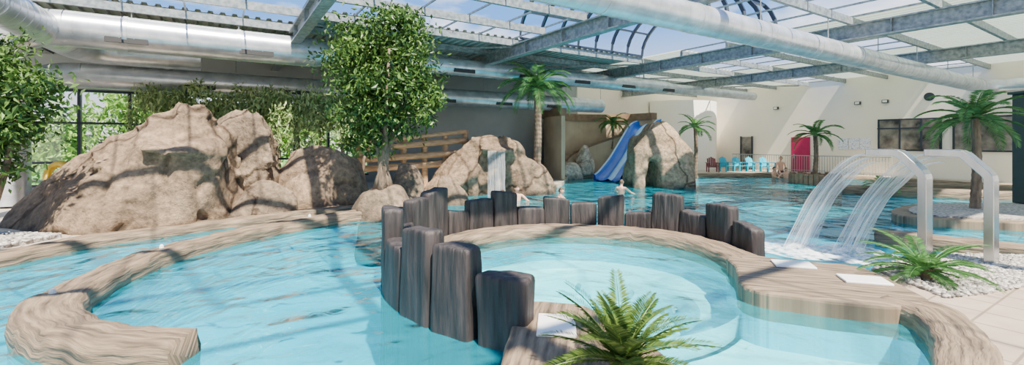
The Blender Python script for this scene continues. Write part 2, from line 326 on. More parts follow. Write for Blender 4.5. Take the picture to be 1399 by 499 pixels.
ele=[[(5.6,20.2,1.3),(5.5,21.5,1.3),(8.1,20.0,1.2),(8.3,22,1.0),(5.9,20.3,2.3),(6.3,20.5,2.95),(6.9,20.6,3.05),(7.5,20.7,2.5),(8.0,20.8,1.8),(6.4,22,2.9),(7.6,22,2.3)],
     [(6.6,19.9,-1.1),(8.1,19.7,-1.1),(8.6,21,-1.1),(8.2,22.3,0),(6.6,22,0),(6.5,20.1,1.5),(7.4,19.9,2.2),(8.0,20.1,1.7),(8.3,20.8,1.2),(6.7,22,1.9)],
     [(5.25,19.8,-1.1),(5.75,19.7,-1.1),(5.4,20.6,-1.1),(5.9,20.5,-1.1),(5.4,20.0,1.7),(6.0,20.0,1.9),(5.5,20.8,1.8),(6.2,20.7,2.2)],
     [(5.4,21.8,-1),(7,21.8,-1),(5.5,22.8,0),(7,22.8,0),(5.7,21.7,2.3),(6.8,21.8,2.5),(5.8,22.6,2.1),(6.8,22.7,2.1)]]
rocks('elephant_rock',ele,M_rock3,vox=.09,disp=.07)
rocks('pale_boulder',[blob(3.3,25.3,-.6,1.5,1.2,1.5,5)],M_pale,vox=.1,disp=.06)
rocks('pale_boulder',[blob(4.2,26.2,.1,1.1,1.0,1.9,6)],M_pale,vox=.1,disp=.06)

# ------------------------------------------------------------ pool, decks
CX,CY=1.1,7.15
b=MB(); b.box(-25,30,-1,34,-1.3,-1.1); b.build('pool_floor',M_liner)
spa_out=[(CX+2.5*math.cos(math.radians(a)),CY+2.5*math.sin(math.radians(a))) for a in range(-30,246,6)]
spa_out+=[(.1,4.6),(.15,3.6),(.1,2.4),(1.5,1.9),(2.6,2.4),(3.1,3.0),(3.6,3.6),(4.1,4.15),(4.4,4.7),(4.2,5.2),(3.5,5.8)]
def flat(name,loops,z,mat):
    cu=bpy.data.curves.new(name,'CURVE'); cu.dimensions='2D'; cu.fill_mode='BOTH'
    for lp in loops:
        s=cu.splines.new('POLY'); s.points.add(len(lp)-1); s.use_cyclic_u=True
        for i,p in enumerate(lp): s.points[i].co=(p[0],p[1],0,1)
    o=bpy.data.objects.new(name+'_c',cu); SC.collection.objects.link(o)
    dg=bpy.context.evaluated_depsgraph_get(); me=bpy.data.meshes.new_from_object(o.evaluated_get(dg))
    bpy.data.objects.remove(o); me.materials.clear(); me.materials.append(mat)
    q=bpy.data.objects.new(name,me); q.location.z=z; SC.collection.objects.link(q); return q
flat('pool_water',[[(-14,1.5),(26,1.5),(26,10),(22.5,19.5),(19.5,24.2),(15.6,27.6),(2.5,26.6),(-8,16),(-14,10)],spa_out],0,M_water)
flat('spa_water',[spa_out],.06,M_spaw)
b=MB(); n=64
def ring(r,z): return [(CX+r*math.cos(2*math.pi*k/n),CY+r*math.sin(2*math.pi*k/n),z) for k in range(n)]
prof=[(2.3,-.12),(2.25,-.42),(1.72,-.45),(1.66,-.52),(1.6,-.95),(1.0,-1.0),(.3,-1.0)]
for r,z in prof: b.v+=ring(r,z)
for i in range(len(prof)-1):
    for k in range(n): b.f.append((i*n+k,i*n+(k+1)%n,(i+1)*n+(k+1)%n,(i+1)*n+k)); b.m.append(0)
b.f.append(tuple((len(prof)-1)*n+k for k in range(n))); b.m.append(0)
for k in range(10):
    a=k*2*math.pi/10+.2; b.tube([(CX+1.58*math.cos(a),CY+1.58*math.sin(a),-.75),(CX+1.62*math.cos(a),CY+1.62*math.sin(a),-.75)],.05,12,1)
b.tube([(CX,CY,-1.0),(CX,CY,-.97)],.18,20,1)
b.build('spa_basin',[M_spa,M_steel],angle=.6)
lob=[(CX+2.3*math.cos(math.radians(a)),CY+2.3*math.sin(math.radians(a))) for a in range(-22,-120,-6)]+[(.2,4.4),(.2,2.5),(1.5,2.0),(2.6,2.4),(3.6,3.6),(4.1,4.15),(4.4,4.8),(3.9,5.3),(3.6,6.0)]
b=MB(); b.prism(lob,-.8,-.4); b.build('spa_step',M_spa,bevel=.05)
kerb('spa_coping',[(CX+2.5*math.cos(math.radians(a)),CY+2.5*math.sin(math.radians(a)),.56) for a in range(-14,249,8)])
def slab(name,poly,z0,z1,mat,bevel=.05,rot=0):
    b=MB(); b.prism(poly,z0,z1)
    uv=[(x*math.cos(rot)+y*math.sin(rot),-x*math.sin(rot)+y*math.cos(rot)) for x,y,z in b.v]
    return b.build(name,mat,bevel=bevel,uvs=uv)
def smoothpoly(p,step=.15):
    q=[(x,y,0) for x,y in p]; c=catmull([q[-1]]+q+[q[0],q[1]],step)
    n0=max(2,int(math.dist(q[-1],q[0])/step)); n1=max(2,int(math.dist(q[0],q[1])/step))
    c=c[n0:len(c)-1-n1]
    return [(a[0]+.03*noise.noise(Vector((a[0]*3,a[1]*3,1))),a[1]+.03*noise.noise(Vector((a[0]*3,a[1]*3,5)))) for a in c]
plat=smoothpoly([(3.25,6.9),(3.1,6.3),(2.85,5.75),(2.85,5.42),(3.2,5.18),(3.7,4.98),(4.2,4.85),(4.62,5.0),(4.75,5.5),(4.9,6.1),(4.85,6.5),(4.3,6.7),(3.9,6.95),(3.6,7.15)])
slab('coping_plateau',plat,-1.1,.262,M_kerb,rot=-.35)
kerb('spa_coping',[(4.3,5.2,.5),(4.42,4.75,.5),(4.12,4.18,.44),(3.6,3.6,.42),(3.1,3.0,.42),(2.6,2.4,.45),(1.6,1.95,.5),(.4,2.0,.5)],z1=.27)
pen=smoothpoly([(.02,4.95),(.35,5.02),(.8,4.85),(1.0,4.4),(1.25,3.8),(1.35,3.0),(1.2,2.2),(-.3,2.1),(-.15,3.0),(-.1,3.6),(-.02,4.3)])
slab('coping_peninsula',pen,-1.1,.262,M_kerb,rot=1.4)
kerb('pool_coping',[(-2.98,4.16,.40),(-3.3,4.16,.43),(-3.7,4.22,.46),(-4.2,4.38,.52),(-4.8,4.72,.56),(-5.2,5.15,.58),(-5.5,5.8,.52),(-5.72,6.6,.46),(-5.8,7.8,.42),(-5.5,9.3,.42),(-4.75,10.8,.42),(-4.1,11.7,.42),(-3.5,12.2,.38)],z0=-1.1)
landL=[(-24,5.5),(-10,6.3),(-8.5,6.8),(-8.3,7.8),(-8.2,8.9),(-7.7,10.0),(-6.4,12),(-5,13.2),(-4.6,14.8),(-3.2,17.8),(-.5,18.6),(1.4,18.8),(2.3,21),(3.0,24.5),(3.2,26),(6,26.4),(12.5,26.6),(15.4,27.0),(19.3,23.6),(22,18.5),(24,13),(29,4),UV(31.1,-2)[:2],UV(31.1,21.9)[:2],UV(-14,21.9)[:2],(-30,8)]
slab('floor',landL,-1.2,.14,M_floor,bevel=0)
kerb('shore_coping',[(-12,6.1,.5),(-9.4,6.5,.5),(-8.55,7.0,.5),(-8.3,7.9,.45),(-8.15,8.7,.4),(-7.6,9.5,.35),(-7.1,10.2,.35),(-6.2,11.5,.38),(-5.4,12.5,.4),(-4.7,13.3,.4),(-4.4,14.6,.4)],z0=-1.1,z1=.2)
kerb('shore_coping',[(2.9,25.9,.5),(6,26.3,.5),(12.5,26.5,.5),(15.4,26.9,.5),(19.3,23.5,.5),(22,18.4,.5),(23.8,13,.5)],z0=-.5,z1=.2,step=.4)
landR=[(2.2,1.6),(3.2,2.75),(3.75,3.5),(4.28,4.1),(4.55,4.65),(4.7,5.2),(4.8,5.6),(5.1,6.45),(6.14,7.0),(7.1,7.35),(8.3,7.2),(14,7.5),(16,-2),(3,-3),(-12,-3),(-12,1.8),(1.5,1.6)]
slab('floor_front',landR,-1.2,.22,M_tile,bevel=0)
bed=[(4.95,5.2),(5.05,6.4),(6.1,6.95),(7.1,7.2),(8.6,7.0),(9.5,6.6),(8,6.2),(6.7,5.75),(5.6,5.35)]
slab('pebble_bed_base',bed,.2,.235,M_gravel,bevel=0)
slab('pebble_bed_base',[(-12,6.8),(-9.2,7.0),(-8.9,8.0),(-8.8,8.9),(-12,9.5)],.12,.2,M_gravel,bevel=0)
kerb('lagoon_coping',[(7.45,9.25,.4),(7.7,8.9,.42),(8.3,8.2,.42),(9.0,7.5,.42),(9.6,7.35,.42)],z0=-1.1)
isl=smoothpoly([(9.6,11.2),(10.6,12.6),(12.6,13.6),(15.6,13.4),(18,11.5),(17,9.8),(13.4,10.0),(11,10.4)],.4)
slab('island_coping',isl,-1.1,.2,M_kerb,bevel=.04)
ic=(13.6,11.8); slab('island_gravel',[(ic[0]+(x-ic[0])*.88,ic[1]+(y-ic[1])*.84) for x,y in isl],.18,.24,M_gravel,bevel=0)
kerb('pool_bench_coping',[(13.2,18.2,.5),(15.2,16.9,.5),(17.2,16.0,.5),(20.5,15.6,.5)],z0=-1.1,z1=.3,step=.3)
kerb('pool_bench_coping',[(16.8,20.6,.5),(19.5,19.0,.5),(21,18.0,.5)],z0=-1.1,z1=.25,step=.3)
def inpoly(x,y,P):
    c=False;j=len(P)-1
    for i in range(len(P)):
        if (P[i][1]>y)!=(P[j][1]>y) and x<(P[j][0]-P[i][0])*(y-P[i][1])/(P[j][1]-P[i][1])+P[i][0]: c=not c
        j=i
    return c
def pebbles(name,poly,n,z,s=.035):
    t=(1+5**.5)/2; iv=np.array([(-1,t,0),(1,t,0),(-1,-t,0),(1,-t,0),(0,-1,t),(0,1,t),(0,-1,-t),(0,1,-t),(t,0,-1),(t,0,1),(-t,0,-1),(-t,0,1)],float)/1.9
    fi=[(0,11,5),(0,5,1),(0,1,7),(0,7,10),(0,10,11),(1,5,9),(5,11,4),(11,10,2),(10,7,6),(7,1,8),(3,9,4),(3,4,2),(3,2,6),(3,6,8),(3,8,9),(4,9,5),(2,4,11),(6,2,10),(8,6,7),(9,8,1)]
    xs=[p[0] for p in poly]; ys=[p[1] for p in poly]; b=MB(); k=0
    while k<n:
        x=random.uniform(min(xs),max(xs)); y=random.uniform(min(ys),max(ys))
        if not inpoly(x,y,poly): continue
        k+=1; a=random.random()*6.28; sx,sy,sz=[s*random.uniform(.6,1.3) for _ in range(3)]; sz*=.6
        ca,sa=math.cos(a),math.sin(a)
        b.add([(x+(p[0]*sx*ca-p[1]*sy*sa),y+(p[0]*sx*sa+p[1]*sy*ca),z+p[2]*sz+random.uniform(0,.02)) for p in iv],fi)
    b.build(name,M_pebble,smooth=True)
pebbles('white_pebbles',bed,3200,.235)
pebbles('white_pebbles',[(-12,6.9),(-9.2,7.1),(-8.9,8.0),(-8.8,8.9),(-12,9.4)],1800,.2,.05)
def whs(x,y,w,d,r,z=.262):
    b=MB(); c,s=math.cos(r),math.sin(r)
    b.box(-w/2,w/2,-d/2,d/2,z,z+.03,fn=lambda a,q,e:(x+a*c-q*s,y+a*s+q*c,e)); b.build('white_access_slab',M_slab,bevel=.01)
whs(3.98,6.45,.5,.34,-.3); whs(4.42,5.72,.5,.34,-.3); whs(.42,4.3,.36,.5,-.1)
for x,y in ((-5.35,5.3),(-5.85,7.6),(-4.8,10.8)):
    b=MB(); b.tube([(x,y,.24),(x,y,.28),(x,y,.30)],[.035,.03,.015],12); b.build('deck_nozzle',M_slab)

# ------------------------------------------------------------ palisade
R=2.9
tops=[375,335,312,332,284,285,310,272,257,288,272,262,283,270,277,268,290,265,291,280,307]
def hit(px,far):
    dx=(px-699.5)/F
    A=dx*dx+1; B=-2*(dx*CX+CY); C=CX*CX+CY*CY-R*R; D=max(0,B*B-4*A*C)
    Y=(-B+(1 if far else -1)*math.sqrt(D))/(2*A); return math.atan2(Y-CY,dx*Y-CX)
a0=hit(1022,True); a1=hit(690,False)
if a1<a0: a1+=2*math.pi
b=MB(); NP=len(tops)
for i in range(NP):
    a=a1+(a0-a1)*i/(NP-1); x=CX+R*math.cos(a); y=CY+R*math.sin(a)
    zt=H-(tops[i]-HOR)*y/F; zt=min(max(zt,.38),1.12)
    hw=abs(a1-a0)/(NP-1)*R*.5*random.uniform(.90,1.02); ht=.13
    rad=Vector((math.cos(a),math.sin(a),0)); tan=Vector((-math.sin(a),math.cos(a),0)); m=28
    zs=[-1.1,0,.1]+[.1+(zt-.16)*k/6 for k in range(1,7)]+[zt-.03,zt-.008,zt]
    sc=[1]*9+[.98,.93,.86]; tilt=random.uniform(-.14,.14)
    vs=[]
    for z,s in zip(zs,sc):
        for k in range(m):
            t=2*math.pi*k/m; c,sn=math.cos(t),math.sin(t); e=.3
            pxx=math.copysign(abs(c)**e,c)*hw*s; pyy=math.copysign(abs(sn)**e,sn)*ht*s
            q=Vector((x,y,0))+tan*pxx+rad*pyy+Vector((0,0,z+ (tilt*pxx if z>.5*zt else 0)))
            q+=noise.noise_vector(Vector((q.x*5,q.y*5,q.z*1.5)))*.03
            vs.append(q)
    fs=[(j*m+k,j*m+(k+1)%m,(j+1)*m+(k+1)%m,(j+1)*m+k) for j in range(len(zs)-1) for k in range(m)]
    fs.append(tuple((len(zs)-1)*m+k for k in range(m)))
    b.add(vs,fs)
b.build('timber_palisade',M_post,angle=.9)

# ------------------------------------------------------------ swan neck jets
def swan(x,y):
    e=empty('swan_neck_fountain',(x,y,0)); V=Vector((-SU,CU,0)); U=Vector((CU,SU,0))
    pts=[(0,.2),(0,.8),(0,1.44),(.01,1.50),(.04,1.55),(.26,1.80),(.31,1.83),(.37,1.84),(.72,1.84)]
    w=.145; th=.055; vs=[]
    for i,(s,z) in enumerate(pts):
        a=pts[max(i-1,0)]; c=pts[min(i+1,len(pts)-1)]; t=Vector((c[0]-a[0],c[1]-a[1])).normalized(); n2=Vector((-t.y,t.x))
        for sg,q in ((-1,-1),(1,-1),(1,1),(-1,1)):
            p=V*(s+n2.x*th*q)+Vector((0,0,z+n2.y*th*q))+U*w*sg; vs.append(p)
    fs=[(i*4+k,i*4+(k+1)%4,(i+1)*4+(k+1)%4,(i+1)*4+k) for i in range(len(pts)-1) for k in range(4)]+[(3,2,1,0),tuple(4*(len(pts)-1)+k for k in range(4))]
    b=MB(); b.add(vs,fs); b.box(-.22,.22,-.15,.15,.2,.26,fn=lambda p,q,r:(U.x*p+V.x*q,U.y*p+V.y*q,r)); b.build('neck',M_steel,parent=e,bevel=.008)
    b=MB(); uv=[]; n=22; m=14
    for layer in range(3):
        o=len(b.v)
        for i in range(n+1):
            t=i/n*.60; s=.70+2.05*t; z=1.82-.12*layer*.5-4.905*t*t-.05*t
            for k in range(m+1):
                q=k/m*2-1; ww=.15+.18*t+.26*t*t
                p=V*(s+.05*noise.noise(Vector((q*3,t*6,layer*9)))-layer*.09)+U*q*ww+Vector((0,0,max(z+.02*noise.noise(Vector((q*6,t*5,3))),-.02)))
                b.v.append(tuple(p)); uv.append((q*.5+layer*.37,t*2))
        for i in range(n):
            for k in range(m): b.f.append((o+i*(m+1)+k,o+i*(m+1)+k+1,o+(i+1)*(m+1)+k+1,o+(i+1)*(m+1)+k)); b.m.append(0)
    b.build('water_sheet',M_jet,smooth=True,parent=e,uvs=uv)
    b=MB(); c=V*1.85
    for r0,zz in ((.85,.02),(.55,.08),(.36,.15)):
        vs=[c+Vector((0,0,zz))]+[c+Vector((math.cos(k*math.pi/12)*r0*(1+.25*noise.noise(Vector((k,r0*9,x)))),math.sin(k*math.pi/12)*r0*(1+.25*noise.noise(Vector((k,r0*5,x)))),.012)) for k in range(24)]
        b.add(vs,[(0,1+k,1+(k+1)%24) for k in range(24)])
    b.build('splash_foam',M_foam,smooth=True,parent=e)
swan(6.35,7.0); swan(7.0,6.65)
b=MB(); uv=[]
for i in range(13):
    z=1.7-i/12*1.72
    for k in range(9):
        x=-.90+.65*k/8; b.v.append((x+.03*noise.noise(Vector((k,i*.3,0))),16.93-.1*(i/12)**.5,z)); uv.append((x,z*.6))
for i in range(12):
    for k in range(8): b.f.append((i*9+k,i*9+k+1,(i+1)*9+k+1,(i+1)*9+k)); b.m.append(0)
b.build('waterfall',M_fall,smooth=True,uvs=uv)

# ------------------------------------------------------------ shell
b=MB()
b.buv(-14,31.5,22,22.3,3.9,5.9); b.buv(-14,6,22,22.3,-.2,.5); b.buv(6,31.5,22,22.3,-.2,3.9)
b.build('wall_back',M_grey)
b=MB(); b.buv(31.2,31.5,-3,22.3,-.2,5.9); b.build('wall_right',M_cream)
b=MB(); b.buv(19,31.2,21.9,21.999,.15,5.5); b.build('wall_panel',M_cream)
b=MB(); pts=[]
for k in range(33):
    a=math.pi+math.pi*k/32*1.0; pts.append((28.4+2.8*math.cos(a),21.8+2.8*math.sin(a)*1.0))
for i in range(32):
    p,q=pts[i],pts[i+1]; b.add([UV(*p,.14),UV(*q,.14),UV(*q,4.9),UV(*p,4.9)],[(0,1,2,3)])
b.add([UV(*p,4.9) for p in pts],[tuple(range(33))]); b.build('wall_curved',M_white,angle=.5)
b=MB()
u=-14
while u<6.05:
    b.buv(u-.05,u+.05,21.98,22.2,.5,3.9); u+=1.4
for z in (.5,1.3,2.7,3.86): b.buv(-14,6,21.98,22.2,z-.04,z+.04)
g=MB(); g.buv(-14,6,22.08,22.1,.5,3.9,mi=0)
wf=b.build('window_1',M_dark); g.build('glass_pane',M_glass,parent=wf)
b=MB(); b.buv(31.12,31.2,7.7,10.4,1.55,3.3,mi=0); b.buv(31.08,31.13,7.8,10.3,1.63,3.22,mi=1)
for v in (8.5,9.4): b.buv(31.05,31.14,v-.04,v+.04,1.55,3.3,mi=0)
b.buv(31.04,31.14,7.7,10.4,2.75,2.81,mi=0)
b.build('window_2',[M_dark,M_black])
b=MB(); b.buv(31.12,31.2,4.2,7.3,1.55,3.3,mi=0); b.buv(31.08,31.13,4.3,7.2,1.63,3.22,mi=1); b.build('window_3',[M_dark,M_black])
b=MB(); b.buv(31.1,31.2,13.9,15.0,.14,2.35); b.buv(31.06,31.1,14.75,14.85,1.0,1.25,mi=1); b.build('door_1',[M_pink,M_steel])
b=MB(); b.buv(31.1,31.2,17.6,18.3,.14,2.4,mi=0); b.buv(31.06,31.12,17.5,17.6,.14,2.45,mi=1); b.buv(31.06,31.12,18.3,18.4,.14,2.45,mi=1); b.build('door_2',[M_black,M_dark])
b=MB()
for k in range(3): b.buv(31.15,31.19,10.75+k*.55,11.25+k*.55,1.6,2.25)
b.build('notice_board',M_paper)
b=MB(); 
pts=[UV(31.14,8.2+.22*math.cos(a*math.pi/12),4.4+.22*math.sin(a*math.pi/12)) for a in range(24)]; pts2=[UV(31.19,8.2+.22*math.cos(a*math.pi/12),4.4+.22*math.sin(a*math.pi/12)) for a in range(24)]
b.add(pts+pts2,[tuple(range(24))]+[(i,(i+1)%24,(i+1)%24+24,i+24) for i in range(24)]); b.build('wall_clock',M_dark)
for v in (9.9,11.2,15.8):
    b=MB(); b.buv(31.05,31.19,v,v+.3,4.2,4.38); b.buv(31.0,31.06,v+.05,v+.25,4.23,4.35,mi=1); b.build('wall_light',[M_dark,M_white],bevel=.01)
b=MB(); b.beam(UV(30.3,9.5,1.2),UV(30.3,18.5,1.2),.05,.05); b.beam(UV(30.3,9.5,.3),UV(30.3,18.5,.3),.03,.03)
v=9.5
while v<18.55: b.beam(UV(30.3,v,.14),UV(30.3,v,1.2),.02,.02); v+=.14
b.build('balustrade',M_grey)

# roof deck
Z=5.8; bays=[-14,-5,2,9,16,23,31.2]
dk=MB(); tr=MB()
def sheet(mb,u0,u1,v0,v1):
    per=.3; n=max(1,int((u1-u0)/per)); o=[]
    for k in range(n):
        x=u0+(u1-u0)*k/n; w=(u1-u0)/n
        o+=[(x,Z),(x+w*.45,Z),(x+w*.55,Z+.07),(x+w*.9,Z+.07)]
    o.append((u1,Z)); vs=[UV(x,v0,z) for x,z in o]+[UV(x,v1,z) for x,z in o]; m=len(o)
    mb.add(vs,[(i,i+1,i+1+m,i+m) for i in range(m-1)])
opencells=[]; barrel=[]
for i in range(6):
    for j in range(-5,11):
        u0,u1=bays[i],bays[i+1]; v0,v1=j*2,j*2+2; uc,vc=(u0+u1)/2,(v0+v1)/2; X,Y,_=UV(uc,vc)
        if 9<=uc<=16 and 8<=v0<14: continue
        if 2<=uc<=9 and 4<=v0<14: opencells.append((u0,u1,v0,v1)); continue
        if 9<=uc<=16 and 4<=v0<12: opencells.append((u0,u1,v0,v1)); continue
        if uc<2 and j in (6,7): opencells.append((u0,u1,v0,v1)); continue
        if 16<uc<23 and j in (5,): opencells.append((u0,u1,v0,v1)); continue  # added opening to bring sun onto the elephant rock
        if Y<9.5:  # unseen roof, shaped to dapple the sunlight with open and sheeted cells
            if (j+i)%2==0 or i in (1,2): opencells.append((u0,u1,v0,v1)); continue
            sheet(tr,u0,u1,v0,v1); continue
        if uc>16 and j%3!=0: sheet(tr,u0,u1,v0,v1)
        elif uc>16: sheet(tr,u0,u0+4,v0,v1); opencells.append((u0+4,u1,v0,v1))
        else: sheet(dk,u0,u1,v0,v1)
dk.build('ceiling_metal_deck',M_deckm); tr.build('ceiling_translucent_sheets',M_trans)
b=MB()
for u in bays[1:-1]:
    b.buv(u-.14,u+.14,-6,22,5.08,5.12); b.buv(u-.14,u+.14,-6,22,5.50,5.54); b.buv(u-.02,u+.02,-6,22,5.12,5.50)
    v=-5
    while v<22: b.buv(u-.12,u+.12,v-.01,v+.01,5.12,5.5); v+=2
b.build('roof_beams',M_galv)
b=MB()
for j in range(-5,12):
    if j in (5,6): b.buv(-14,9,j*2-.05,j*2+.05,5.54,5.76); b.buv(16,31.2,j*2-.05,j*2+.05,5.54,5.76)
    elif j<3 and j%2: continue
    else: b.buv(-14,31.2,j*2-.05,j*2+.05,5.54,5.76)
for u0 in (2,9,16,23):
    b.beam(UV(u0,14,5.5),UV(u0+7,20,5.5),.06,.06); b.beam(UV(u0+7,14,5.5),UV(u0,20,5.5),.06,.06)
b.build('roof_purlins',M_galv)
b=MB()
for (u0,u1,v0,v1) in opencells:
    k=u0; far=UV((u0+u1)/2,v0)[1]>7
    while k<u1+.01: b.buv(k-.02,k+.02,v0,v1,5.76,5.81); k+=1.4 if far else 3.5
b.build('skylight_mullions',M_galv)
b=MB(); g=MB(); rr=2.9; vc=11.0
def arc(u,r,n=18): return [UV(u,vc-r*math.cos(math.pi*k/n),5.85+r*.6*math.sin(math.pi*k/n)) for k in range(n+1)]
u=9.3
while u<15.95:
    p=arc(u,rr)
    for i in range(18): b.beam(p[i],p[i+1],.08,.12)
    u+=.93
for k in range(0,19,3):
    b.beam(arc(9.3,rr)[k],arc(15.81,rr)[k],.07,.07)
A=arc(9.3,rr);B=arc(15.81,rr); g.add(A+B,[(i,i+1,i+20,i+19) for i in range(18)])
sk=b.build('barrel_skylight',M_dark); g.build('vault_glass',M_glass,parent=sk,smooth=True)

# ducts
def duct(name,segs,vents=()):
    b=MB()
    for path,r in segs:
        b.tube(path,r,28,0)
        P=[Vector(p) for p in path]
        for a,c in zip(P[:-1],P[1:]):
            L=(c-a).length
            if L<1: continue
            d=(c-a)/L; k=.2; rr_=r if not hasattr(r,'__len__') else r[0]
            while k<L:
                b.tube([a+d*(k-.01),a+d*(k+.01)],rr_*1.014,28,0,cap=True); k+=.3
            k=1.2
            while k<L:
                b.tube([a+d*(k-.05),a+d*(k+.05)],rr_*1.04,28,0,cap=True); k+=2.6
    for p0,p1,w in vents: b.beam(p0,p1,w,.15,1)
    b.build(name,[M_duct,M_vent],angle=.6)
def arcpts(c,p0,p1,p2,n=8):
    p0,p1,p2=Vector(p0),Vector(p1),Vector(p2); return [p0*(1-t)**2+p1*2*t*(1-t)+p2*t*t for t in [i/n for i in range(n+1)]]
zB=4.93; vB=16
def vv(u0,u1,v,z,r):
    return [(UV(u,v-r*.86,z-r*.5),UV(u+.9,v-r*.86,z-r*.5),.06) for u in np.arange(u0,u1,3.0)]
duct('ventilation_duct',[([UV(-3.3,vB,zB),UV(2.6,vB,zB)],.46),([UV(2.6,vB,zB),UV(3.2,vB,zB)],[.46,.32]),([UV(3.2,vB,zB),UV(20,vB,zB)],.32),([UV(20,vB,zB),UV(20.4,vB,zB)],[.32,.25]),([UV(20.4,vB,zB),UV(28.5,vB,zB)],.25),
  (arcpts(0,UV(-3.3,vB,zB),UV(-4.6,vB,zB),UV(-4.6,vB,zB-1.2)),.46),([UV(-4.6,vB,zB-1.2),UV(-4.6,vB,1.5)],.44)],
  vv(-2.5,3,vB,zB,.46)+vv(4.5,20,vB,zB,.32))
duct('ventilation_duct',[([UV(-3.5,18.8,4.05),UV(18,18.8,4.05)],.38),(arcpts(0,UV(-3.5,18.8,4.05),UV(-5,18.8,4.05),UV(-5,18.8,2.8)),.38),([UV(-5,18.8,2.8),UV(-5,18.8,.2)],.38)],vv(-1,17,18.8,4.05,.38))
duct('ventilation_duct',[([UV(-4.6,7,5.0),UV(-3.6,17.2,4.85)],.42),(arcpts(0,UV(-3.6,17.2,4.85),UV(-3.5,18.4,4.8),UV(-2.6,18.4,4.8)),.42),([UV(-2.6,18.4,4.8),UV(-.5,18.4,4.8)],.42)])
duct('ventilation_duct',[([UV(2,6,4.62),UV(29.3,6,4.62)],.31),(arcpts(0,UV(29.3,6,4.62),UV(30.4,6,4.62),UV(30.4,5,4.62)),.31),([UV(30.4,5,4.62),UV(30.4,-2,4.62)],.31)])
b=MB()
for u in np.arange(-2,20,2.5):
    for v,z in ((16,5.2),(18.8,4.3)): b.beam(UV(u,v,z),UV(u,v,5.75),.02,.02)
for u in np.arange(4,29,3.5): b.beam(UV(u,6,4.9),UV(u,6,5.75),.02,.02)
b.build('duct_hangers',M_galv)

# ------------------------------------------------------------ slide complex
b=MB(); cu_,cv_=18.0,18.2; n=36
def aw(r,z,k): a=math.radians(-5+190*k/n); return UV(cu_+r*math.cos(a),cv_+r*math.sin(a)*.98,z)
for k in range(n):
    for (z0,z1,r0,r1,mi) in ((.1,3.35,3.3,3.55,0),(3.35,3.75,3.2,3.65,1)):
        c=[aw(r0,z0,k),aw(r1,z0,k),aw(r1,z0,k+1),aw(r0,z0,k+1),aw(r0,z1,k),aw(r1,z1,k),aw(r1,z1,k+1),aw(r0,z1,k+1)]; b.hexa(c,mi)
def a2(r,z,k): a=math.radians(-5+190*k/n); return UV(cu_+r*math.cos(a),cv_+r*math.sin(a),z)
for k in range(4,32):
    z=.8+2.3*k/24; zt=3.4-z*.75
    if k<26:
        b.hexa([a2(2.3,.1,k),a2(2.45,.1,k),a2(2.45,.1,k+1),a2(2.3,.1,k+1),a2(2.3,zt,k),a2(2.45,zt,k),a2(2.45,zt-.07,k+1),a2(2.3,zt-.07,k+1)],0)
        b.hexa([a2(2.26,zt,k),a2(2.49,zt,k),a2(2.49,zt-.07,k+1),a2(2.26,zt-.07,k+1),a2(2.26,zt+.14,k),a2(2.49,zt+.14,k),a2(2.49,zt+.07,k+1),a2(2.26,zt+.07,k+1)],1)
b.box(7.6,9.2,26.6,27.8,.1,2.9,mi=0)
b.build('slide_tower',[M_beige,M_brown])
b=MB()
path=catmull([(8.2,26.9,3.05),(7.6,26.5,2.85),(6.85,25.7,1.95),(6.2,25.0,1.15),(5.6,24.4,.5),(5.2,23.9,.12),(4.95,23.5,0.02)],.2)
pr=[(-.95,.30),(-.9,.34),(-.82,.28),(-.75,.06),(-.5,0),(-.2,.02),(-.06,.10),(0,.12),(.06,.10),(.2,.02),(.5,0),(.75,.06),(.82,.28),(.9,.34),(.95,.30),(.9,.0),(.5,-.1),(-.5,-.1),(-.9,.0)]
m=len(pr)
for i,p in enumerate(path):
    t=path[min(i+1,len(path)-1)]-path[max(i-1,0)]; t2=Vector((t[0],t[1],0)).normalized(); sd=Vector((-t2.y,t2.x,0))
    for s,z in pr: b.v.append(tuple(Vector(p)+sd*s*.85+Vector((0,0,z))))
for i in range(len(path)-1):
    for k in range(m):
        b.f.append((i*m+k,(i+1)*m+k,(i+1)*m+(k+1)%m,i*m+(k+1)%m)); b.m.append(1 if k in(0,1,5,6,7,8,12,13) else 0)
for q in ((7.5,26.3),(6.7,25.5)): b.tube([(q[0],q[1],-1),(q[0],q[1],2.3 if q[0]>7 else 1.5)],.1,10,0)
b.build('water_slide',[M_blue,M_bluel],smooth=True)
b=MB()
p0=Vector((-5.8,17.3,0)); p1=Vector((-1.9,18.6,0))
for k in range(6):
    p=p0.lerp(p1,k/5); zt=2.0+.1*k
    b.tube([p+Vector((0,0,.1)),p+Vector((0,0,zt))],.12,10)
for z0,z1,r in ((1.35,1.6,.13),(1.75,2.1,.13),(1.0,1.2,.13),(2.0,2.45,.09)): b.tube([p0+Vector((0,-.12,z0)),p1+Vector((0,-.12,z1))],r,10)
b.beam(p0+Vector((0,.5,1.0)),p1+Vector((0,.5,1.3)),1.0,.1)
b.build('wooden_footbridge',M_wood)

